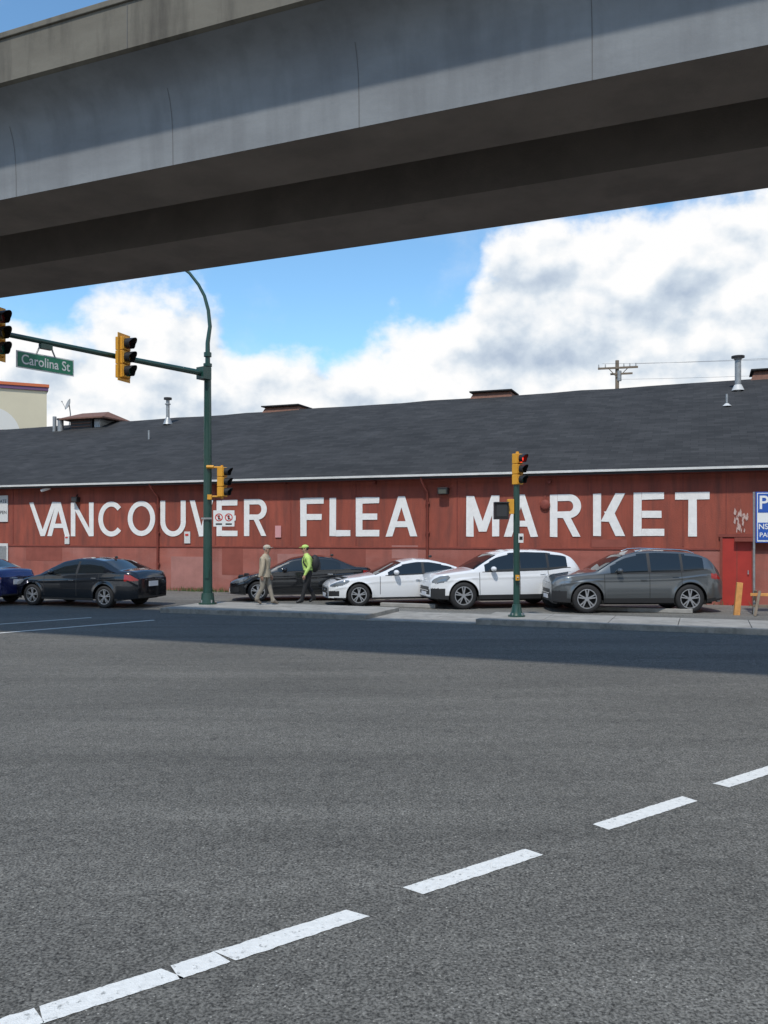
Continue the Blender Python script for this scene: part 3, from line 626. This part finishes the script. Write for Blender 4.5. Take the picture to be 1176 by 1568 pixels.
def wheel(g,x,y,R_,side):
    n=36; prof=[(R_*.68,.0),(R_*.72,-.005),(R_*.93,-.008),(R_,.035),(R_,.19),(R_*.93,.22),(R_*.6,.22)]
    vs=[]
    for i in range(n):
        a=2*math.pi*i/n
        for r,d in prof: vs.append((x+r*math.cos(a),y-side*d,R_+r*math.sin(a)))
    m=len(prof); fs=[]
    for i in range(n):
        j=(i+1)%n
        for k in range(m-1): fs.append((i*m+k,i*m+k+1,j*m+k+1,j*m+k))
    g.add(vs,fs,m_tyre,True)
    def disc(r0,r1,d,mt):
        vs=[]
        for i in range(n):
            a=2*math.pi*i/n
            for r in (r0,r1): vs.append((x+r*math.cos(a),y-side*d,R_+r*math.sin(a)))
        g.add(vs,[(2*i,2*i+1,(2*i+3)%(2*n),(2*i+2)%(2*n)) for i in range(n)],mt)
    disc(0.001,R_*.66,.10,m_under); disc(R_*.62,R_*.70,.004,m_rim)
    vs=[]
    for i in range(n):
        a=2*math.pi*i/n
        for d in (.004,.11): vs.append((x+R_*.62*math.cos(a),y-side*d,R_+R_*.62*math.sin(a)))
    g.add(vs,[(2*i,2*i+1,(2*i+3)%(2*n),(2*i+2)%(2*n)) for i in range(n)],m_rim,True)
    g.tube([(x,y-side*.09,R_),(x,y-side*.012,R_)],R_*.15,m_rim,14)
    for k in range(5):
        for off in (-.17,.17):
            a=2*math.pi*k/5+.3+off; a2=2*math.pi*k/5+.3+off*.75
            p0=Vector((math.cos(a2)*R_*.10,0,math.sin(a2)*R_*.10)); p1=Vector((math.cos(a)*R_*.65,0,math.sin(a)*R_*.65))
            c=(p0+p1)/2; d=p1-p0; an=math.atan2(d.z,d.x)
            g.box((x+c.x,y-side*.028,R_+c.z),(d.length,.03,R_*.085),m_rim,Matrix.Rotation(-an,3,'Y'))
def car(name,C,paint,loc,rz,rails=False,scale=1.0):
    e=empty(name,loc,rz); L_=C['L']; wh=C['wh']; Ra=C['Rt']+.055
    xs=set(np.round(np.linspace(0,L_,170),4).tolist())
    for d in (.004,.012,.03,.06,.1): xs.add(d); xs.add(L_-d)
    for s in C['seams']: xs.add(s-.009); xs.add(s+.009)
    for xw in (C['xf'],C['xr']):
        for t in np.linspace(0,math.pi,26): xs.add(round(xw+Ra*math.cos(t),4))
        xs.add(xw-Ra-.001); xs.add(xw+Ra+.001)
    xs=sorted(xs); X=np.array(xs)
    fine=np.linspace(0,L_,700)
    def sm(pts,w_=19):
        z=np.interp(fine,[p[0] for p in pts],[p[1] for p in pts]); zp=np.pad(z,w_,mode='reflect',reflect_type='odd'); k=np.hanning(2*w_+1); k/=k.sum()
        return np.interp(X,fine,np.convolve(zp,k,'valid'))
    T_=sm(C['top']); Bt=np.minimum(sm(C['belt']),T_-.025)
    nS,nG,nT=24,14,6; rows=[]
    for i,x in enumerate(X):
        df=max(0,1-x/.62); dr=max(0,1-(L_-x)/.55); Wx=wh*(1-.34*df**2.6-.24*dr**2.8)
        zb=C['sill']+.03*df+.09*dr
        for xw in (C['xf'],C['xr']):
            if abs(x-xw)<=Ra+1e-6: zb=max(zb,C['Rt']+math.sqrt(max(0,Ra*Ra-(x-xw)**2)))
        zt=T_[i]; zs_=Bt[i]; zb=min(zb,zs_-.03); row=[]
        zm=.55 if not C['suv'] else .62
        for k in range(nS+1):
            z=zb+(zs_-zb)*k/nS; u=(z-zm)/.42
            f=1-(.05*u*u if u<0 else .035*u*u)
            f+=.012*math.exp(-((z-(zs_-.16))/.03)**2)
            for xw in (C['xf'],C['xr']):
                dd=math.hypot(x-xw,z-C['Rt']); f+=.022*math.exp(-((dd-Ra)/.06)**2)
            row.append((Wx*f,z))
        yB,_=row[-1]; ze=zt-min(.045,(zt-zs_)*.5); yT=yB-C['lean']*(ze-zs_)-.02
        for k in range(1,nG+1):
            t=k/nG; row.append((yB+(yT-yB)*(t**1.25),zs_+(ze-zs_)*t))
        for k in range(1,nT+1):
            t=k/nT; row.append((yT*(1-t),ze+(zt-ze)*math.sin(t*math.pi/2)))
        rows.append(row)
    m=len(rows[0]); full=2*m-1; g=MB(); vs=[]
    for i,x in enumerate(X):
        r=rows[i]; vs+=[(x,-y,z) for y,z in r]+[(x,y,z) for y,z in reversed(r[:-1])]
    hx,hz,ha,hb_=C['hl']
    def mt(xc,yc,zc,part,i,k):
        y=abs(yc)
        if y>wh*.45 and part in 'sg' and ((xc-hx)/ha)**2+((zc-hz-(xc-hx)*.28)/hb_)**2<1: return m_head
        if part=='s':
            for s in C['seams']:
                if abs(xc-s)<.0095 and zc>C['sill']+.13: return m_trim
            t0,t1,tx=C['tl']
            if xc>tx and t0<zc<t1: return m_tail
            if C['suv']:
                if xc<.36 and .42<zc<.62 and y>wh*.52: return m_trim
            else:
                if xc<.28 and .30<zc<.46 and y>wh*.55: return m_trim
            if zc<C['sill']+(.13 if C['suv'] else .05): return m_trim
            return paint
        zt=T_[i]; zs_=Bt[i]
        if part=='g':
            a,b=C['gl']
            if a<xc<b and zt-zs_>.12 and zc>zs_+.025 and zc<zt-.105:
                for p in C['pil']:
                    if abs(xc-p)<.04: return m_trim
                if xc>C['cp']: return paint
                return m_glass
            if a-.1<xc<b+.1 and zt-zs_>.12 and zc<=zs_+.025: return m_trim
            return paint
        if C['ws'][0]<xc<C['ws'][1] or C['rw'][0]<xc<C['rw'][1]:
            return m_glass if y<rows[i][nS+nG][0]*.93 else paint
        return paint
    for i in range(len(X)-1):
        for k in range(full-1):
            a=i*full+k; f=(a,a+full,a+full+1,a+1); kk=k if k<m-1 else full-2-k
            part='s' if kk<nS else ('g' if kk<nS+nG else 't')
            c=[sum(vs[q][j] for q in f)/4 for j in range(3)]
            g.f.append(f); g.m.append(g.mi(mt(c[0],c[1],c[2],part,i,k))); g.sm.append(True)
    g.v=vs
    for idx,fr_ in ((0,True),(len(X)-1,False)):
        r=rows[idx]; x=X[idx]; nc=16; base=len(g.v)
        for k in range(m-1):
            for c_ in range(nc+1):
                y=-r[k][0]+2*r[k][0]*c_/nc; bul=.03*(1-(2*c_/nc-1)**2)
                g.v.append((x-bul if fr_ else x+bul,y,r[k][1]))
        for k in range(m-2):
            for c_ in range(nc):
                a=base+k*(nc+1)+c_; f=(a,a+1,a+nc+2,a+nc+1)
                yc=abs(sum(g.v[q][1] for q in f)/4); zc=sum(g.v[q][2] for q in f)/4; mm=paint
                if fr_:
                    if C['suv']: 
                        if .42<zc<.66 and yc<.52: mm=m_trim
                        if zc<.36: mm=m_trim
                    else:
                        if .28<zc<.54 and yc<.46: mm=m_trim
                else:
                    if zc<.34: mm=m_trim
                if not fr_: f=f[::-1]
                g.f.append(f); g.m.append(g.mi(mm)); g.sm.append(True)
    g.obj('body_shell',e)
    g=MB(); g.box((L_/2,0,.52),(L_-.5,wh*1.28,.56),m_under); g.box((L_/2,0,.30),(L_-1.0,wh*1.75,.12),m_under); 
    for xw in (C['xf'],C['xr']): g.box((xw,0,.6),(.9,wh*1.2,.5),m_under)
    g.obj('underbody',e)
    g=MB()
    for xw in (C['xf'],C['xr']):
        for sd_ in (-1,1): wheel(g,xw,sd_*(wh-.015),C['Rt'],sd_)
    g.obj('wheels',e)
    g=MB()
    i=int(np.argmin(abs(X-(C['gl'][0]+.25)))); zb=Bt[i]; yb=rows[i][nS][0]
    for sd_ in (-1,1):
        g.ball((C['gl'][0]+.22,sd_*(yb+.13),zb+.10),(.085,.12,.075),paint); g.box((C['gl'][0]+.25,sd_*(yb+.03),zb+.05),(.06,.12,.03),m_trim)
        for s in C['seams'][1:]:
            j=int(np.argmin(abs(X-(s-.17)))); kk=int(nS*.80); y,z=rows[j][kk]; g.box((s-.17,sd_*(y+.016),z),(.17,.022,.028),m_chr if not C['suv'] else paint)
        if rails:
            pts=[]
            for q,x in enumerate(np.linspace(2.35,4.0,10)):
                j=int(np.argmin(abs(X-x))); y,z=rows[j][nS+nG]; pts.append((x,sd_*(y-.03),T_[j]+(.02 if 0<q<9 else -.03)))
            g.tube(pts,.015,m_chr,8)
    if C['suv']:
        g.box((-.025,0,.54),(.02,.95,.02),m_chr); g.box((-.035,0,.44),(.02,.5,.11),m_plt)
        g.ball((-.02,0,.80),(.02,.04,.05),m_chr)
    else:
        g.box((-.028,0,.42),(.02,.8,.02),m_chr); g.ball((-.02,0,.43),(.025,.09,.09),m_chr); g.box((-.03,0,.32),(.02,.5,.1),m_plt)
    g.box((L_+.035,0,.70 if not C['suv'] else .72),(.02,.42,.15),m_plt)
    if C['suv']:
        for sd_ in (-.5,.5): g.tube([(L_-.08,sd_,.33),(L_+.02,sd_,.33)],.05,m_chr,10)
    else:
        g.box((L_+.025,0,.82),(.025,.7,.03),m_chr); g.box((L_-.02,0,.36),(.05,1.2,.12),m_trim)
        g.ball((3.3,0,1.45),(.06,.02,.04),m_trim)
    g.obj('trim_details',e,bevel=.004)
    e.scale=(scale,)*3
    return e
p_blk=mat('black_car_paint',(.008,.010,.014),.22,.3,coat=1); p_dk=mat('dark_car_paint',(.012,.013,.015),.2,.3,coat=1); p_blu=mat('blue_car_paint',(.012,.02,.11),.22,.4,coat=1)
p_wht=mat('white_car_paint',(.72,.73,.74),.25,coat=1); p_gry=mat('grey_car_paint',(.115,.125,.13),.28,.6,coat=1)
def mk(name,C,paint,wx,wy,key,deg,scale=1.0,**k):
    rz=math.radians(deg); p=G(wx,wy); c,s=math.cos(rz),math.sin(rz); lx=C[key]*scale; ly=(-C['wh']+.1)*scale
    return car(name,C,paint,(p.x-(c*lx-s*ly),p.y-(s*lx+c*ly),0),rz,scale=scale,**k)
mk('parked_suv',SUV,p_gry,898,939,'xf',1,scale=.97,rails=True)
mk('parked_suv',SUV,p_wht,709,933,'xf',12,scale=.965)
mk('parked_coupe',COU,p_wht,549,928.5,'xf',13)
mk('parked_sedan',SED,p_dk,395,921,'xf',8)
mk('parked_sedan',SED,p_blk,162,931,'xr',-TH*57.3-1)
mk('parked_sedan',SED,p_blu,-44,927,'xr',-TH*57.3-1)
# ------------------------------------------------------------------ people
m_skin=mat('skin',(.42,.24,.17),.6)
def person(name,loc,rz,J,top,pants,shoe,scale,extra):
    verts=[];edges=[];rad=[];cat=[]
    idx={}
    def V(n,p,r): idx[n]=len(verts); verts.append(Vector(p)); rad.append(r)
    for n,p,r in J['v']: V(n,p,r)
    for a,b,c in J['e']: edges.append((idx[a],idx[b])); cat.append(c)
    for sd_ in 'LR':
        pal=verts[idx['palm'+sd_]]; wr=verts[idx['wrist'+sd_]]; d=(pal-wr).normalized(); sdv=Vector((1,0,0)); sdv=(sdv-d*sdv.dot(d)).normalized(); nrm=d.cross(sdv)*(1 if sd_=='L' else -1)
        for i,ln in enumerate((.075,.085,.08,.06)):
            off=sdv*(.030-.020*i); b=pal+off
            prev='palm'+sd_
            for j,(t,bend) in enumerate(((.25,0),(.65,.012),(1.0,.03))):
                nm=f'f{sd_}{i}{j}'; V(nm,b+d*(ln*t+.01)+nrm*bend,.0095-.001*j); edges.append((idx[prev],idx[nm])); cat.append('skin'); prev=nm
        prev='wrist'+sd_
        for j,p in enumerate((wr+d*.035+sdv*.035,wr+d*.075+sdv*.05,wr+d*.10+sdv*.048)):
            nm=f't{sd_}{j}'; V(nm,p,.011); edges.append((idx[prev],idx[nm])); cat.append('skin'); prev=nm
    me=bpy.data.meshes.new(name+'_body'); me.from_pydata([tuple(v) for v in verts],edges,[]); o=bpy.data.objects.new('body',me); sc.collection.objects.link(o)
    sk=o.modifiers.new('skin','SKIN'); 
    for i,sv in enumerate(me.skin_vertices[0].data): sv.radius=(rad[i],rad[i]) ; sv.use_root=(i==0)
    for n in ('pelvis','waist','chest','upper'):
        i=idx[n]; me.skin_vertices[0].data[i].radius=(rad[i]*.82,rad[i]*1.12) 
    ss=o.modifiers.new('sub','SUBSURF'); ss.levels=2; ss.render_levels=2
    dg=bpy.context.evaluated_depsgraph_get(); m2=bpy.data.meshes.new_from_object(o.evaluated_get(dg)); bpy.data.objects.remove(o)
    o=bpy.data.objects.new('body',m2); sc.collection.objects.link(o); m2.materials.clear()
    ml={'top':top,'pants':pants,'skin':m_skin,'shoe':shoe}; keys=list(ml); 
    for k in keys: m2.materials.append(ml[k])
    A=[verts[a] for a,b in edges]; Bv=[verts[b] for a,b in edges]
    for p in m2.polygons:
        c=p.center; best=1e9;bk=0
        for q in range(len(edges)):
            d=Bv[q]-A[q]; t=max(0,min(1,(c-A[q]).dot(d)/max(d.length_squared,1e-9))); di=(c-(A[q]+d*t)).length-(rad[edges[q][0]]*(1-t)+rad[edges[q][1]]*t)
            if di<best: best=di;bk=q
        p.material_index=keys.index(cat[bk]); p.use_smooth=True
    e=empty(name,loc,rz); o.parent=e; g=MB(); extra(g,{k:verts[i] for k,i in idx.items()}); g.obj('head_and_accessories',e); e.scale=(scale,)*3
    return e
def skel(lean=0,fl=(.16,.27),bl=(-.04,-.27),armL=(.02,.06),armR=(-.02,.05)):
    v=[('pelvis',(0,0,.95),.155),('waist',(.0+lean*.2,0,1.10),.155),('chest',(.0+lean*.6,0,1.27),.175),('upper',(lean,0,1.40),.145),('neck',(lean*1.3+.01,0,1.50),.06),('hb',(lean*1.5+.03,0,1.585),.085),('hm',(lean*1.6+.035,0,1.66),.098),('ht',(lean*1.6+.03,0,1.72),.075)]
    e=[('pelvis','waist','top'),('waist','chest','top'),('chest','upper','top'),('upper','neck','top'),('neck','hb','skin'),('hb','hm','skin'),('hm','ht','skin')]
    for sd_,y,(k,a) in (('L',1,fl),('R',-1,bl)):
        back=a<0; az=.16 if back else .095
        v+=[('hip'+sd_,(0,.095*y,.88),.11),('thigh'+sd_,(k*.5,.1*y,.70),.095),('knee'+sd_,(k,.10*y,.50),.072),('calf'+sd_,((k+a)/2-.01,.10*y,.33),.068),('ank'+sd_,(a,.10*y,az),.052),('toe'+sd_,(a+.17,.115*y,.045 if not back else .04),.038)]
        v+=[('heel'+sd_,(a-.05,.10*y,.05 if not back else .13),.036)]
        e+=[('pelvis','hip'+sd_,'pants'),('hip'+sd_,'thigh'+sd_,'pants'),('thigh'+sd_,'knee'+sd_,'pants'),('knee'+sd_,'calf'+sd_,'pants'),('calf'+sd_,'ank'+sd_,'pants'),('ank'+sd_,'toe'+sd_,'shoe'),('ank'+sd_,'heel'+sd_,'shoe')]
    for sd_,y,(ex,wx) in (('L',1,armL),('R',-1,armR)):
        v+=[('sh'+sd_,(lean,.18*y,1.40),.084),('el'+sd_,(lean+ex,.24*y,1.13),.060),('fore'+sd_,(lean+(ex+wx)/2+.01,.245*y,1.0),.052),('wrist'+sd_,(lean+wx,.24*y,.87),.032),('palm'+sd_,(lean+wx+.01,.235*y,.81),.032)]
        e+=[('upper','sh'+sd_,'top'),('sh'+sd_,'el'+sd_,'top'),('el'+sd_,'fore'+sd_,'top'),('fore'+sd_,'wrist'+sd_,'top'),('wrist'+sd_,'palm'+sd_,'skin')]
    return dict(v=v,e=e)
m_eye=mat('eye_dark',(.02,.015,.01),.3)
def face(g,P,hair,cap=None):
    h=P['hm']; 
    g.tube([h+Vector((.088,0,.01)),h+Vector((.118,0,-.025))],[.012,.018],m_skin,8)
    for y in (-.035,.035): g.ball(h+Vector((.088,y,.012)),.012,m_eye,8,6)
    g.box(h+Vector((.088,0,-.065)),(.012,.05,.008),mat('lips',(.35,.13,.11),.6))
    for y in (-.098,.098): g.ball(h+Vector((0,y,-.01)),(.02,.012,.032),m_skin,8,6)
    g.ball(h+Vector((-.022,0,.03)),(.098,.104,.10),hair)
    if cap:
        g.ball(h+Vector((-.005,0,.055)),(.112,.108,.075),cap); g.box(h+Vector((.13,0,.045)),(.09,.13,.012),cap)
khaki=mat('tan_jacket',(.40,.34,.25),.9,var=.1,vscale=12); gpant=mat('grey_trousers',(.25,.225,.185),.9,var=.1,vscale=12); shoe=mat('shoes_brown',(.10,.08,.06),.6)
hv=mat('hi_vis_shirt',(.46,.64,.17),.8,var=.08,vscale=10); bpant=mat('black_trousers',(.012,.012,.014),.8); bshoe=mat('shoes_black',(.012,.012,.012),.5)
grayhair=mat('grey_hair',(.25,.24,.23),.9); capc=mat('cream_cap',(.45,.40,.32),.9); pack=mat('black_backpack',(.014,.015,.018),.7)
def ex1(g,P):
    face(g,P,grayhair,capc)
    n=20; vs=[]
    for z,rx,ry in ((.83,.175,.21),(.95,.165,.20),(1.08,.15,.185)):
        for i in range(n): a=2*math.pi*i/n; vs.append((rx*math.cos(a),ry*math.sin(a),z))
    g.add(vs,[(r*n+i,r*n+(i+1)%n,(r+1)*n+(i+1)%n,(r+1)*n+i) for r in range(2) for i in range(n)],khaki,True)
    g.tube([P['neck']+Vector((-.01,0,-.04)),P['neck']+Vector((0,0,.0))],[.10,.075],khaki,14)
    g.box((.15,0,1.22),(.012,.05,.34),m_sw)
def ex2(g,P):
    face(g,P,mat('dark_hair',(.03,.025,.02),.9),hv)
    c=P['chest']; 
    g.ball((c.x-.23,0,1.21),(.16,.17,.27),pack); g.box((c.x-.34,0,1.13),(.08,.24,.24),pack)
    for y in (-.11,.11): g.tube([(c.x-.15,y,1.38),(P['upper'].x-.02,y,1.485),(c.x+.125,y,1.40),(c.x+.15,y,1.25),(c.x+.05,y*1.5,1.1),(c.x-.1,y,1.08)],.02,pack,6)
    g.tube([(0,0,.97),(0,0,1.01)],[.172,.17],bpant,18)
    g.tube([P['neck']+Vector((-.01,0,-.04)),P['neck']],[.09,.07],hv,14)
p=G(405,926,.13); person('pedestrian',(p.x,p.y,.13),-.25,skel(.03,(.13,.24),(-.03,-.22),(-.05,.08),(.02,-.04)),khaki,gpant,shoe,.955,ex1)
p=G(472,924,.13); person('pedestrian',(p.x,p.y,.13),math.pi+.3,skel(.04,(.12,.23),(-.02,-.22),(-.03,.12),(-.05,-.05)),hv,bpant,bshoe,.955,ex2)
m_gr=mat('weeds',(.07,.11,.03),.8,var=.3,vscale=5); g=MB()
for i in range(900):
    s=random.choice([random.gauss(-7.2,.9),random.uniform(-8.5,2),random.uniform(-20,12)]); n=-abs(random.gauss(.0,.14))-.05; h=random.uniform(.05,.22); a=random.uniform(0,6.28); wv=.012
    p=W(s,n,0); q=Vector((math.cos(a),math.sin(a),0)); g.add([p-q*wv,p+q*wv,p+Vector((random.gauss(0,.05),random.gauss(0,.05),h))],[(0,1,2)],m_gr)
g.obj('weeds')
sc.view_settings.view_transform='Standard'; sc.view_settings.look='None'; sc.view_settings.exposure=0
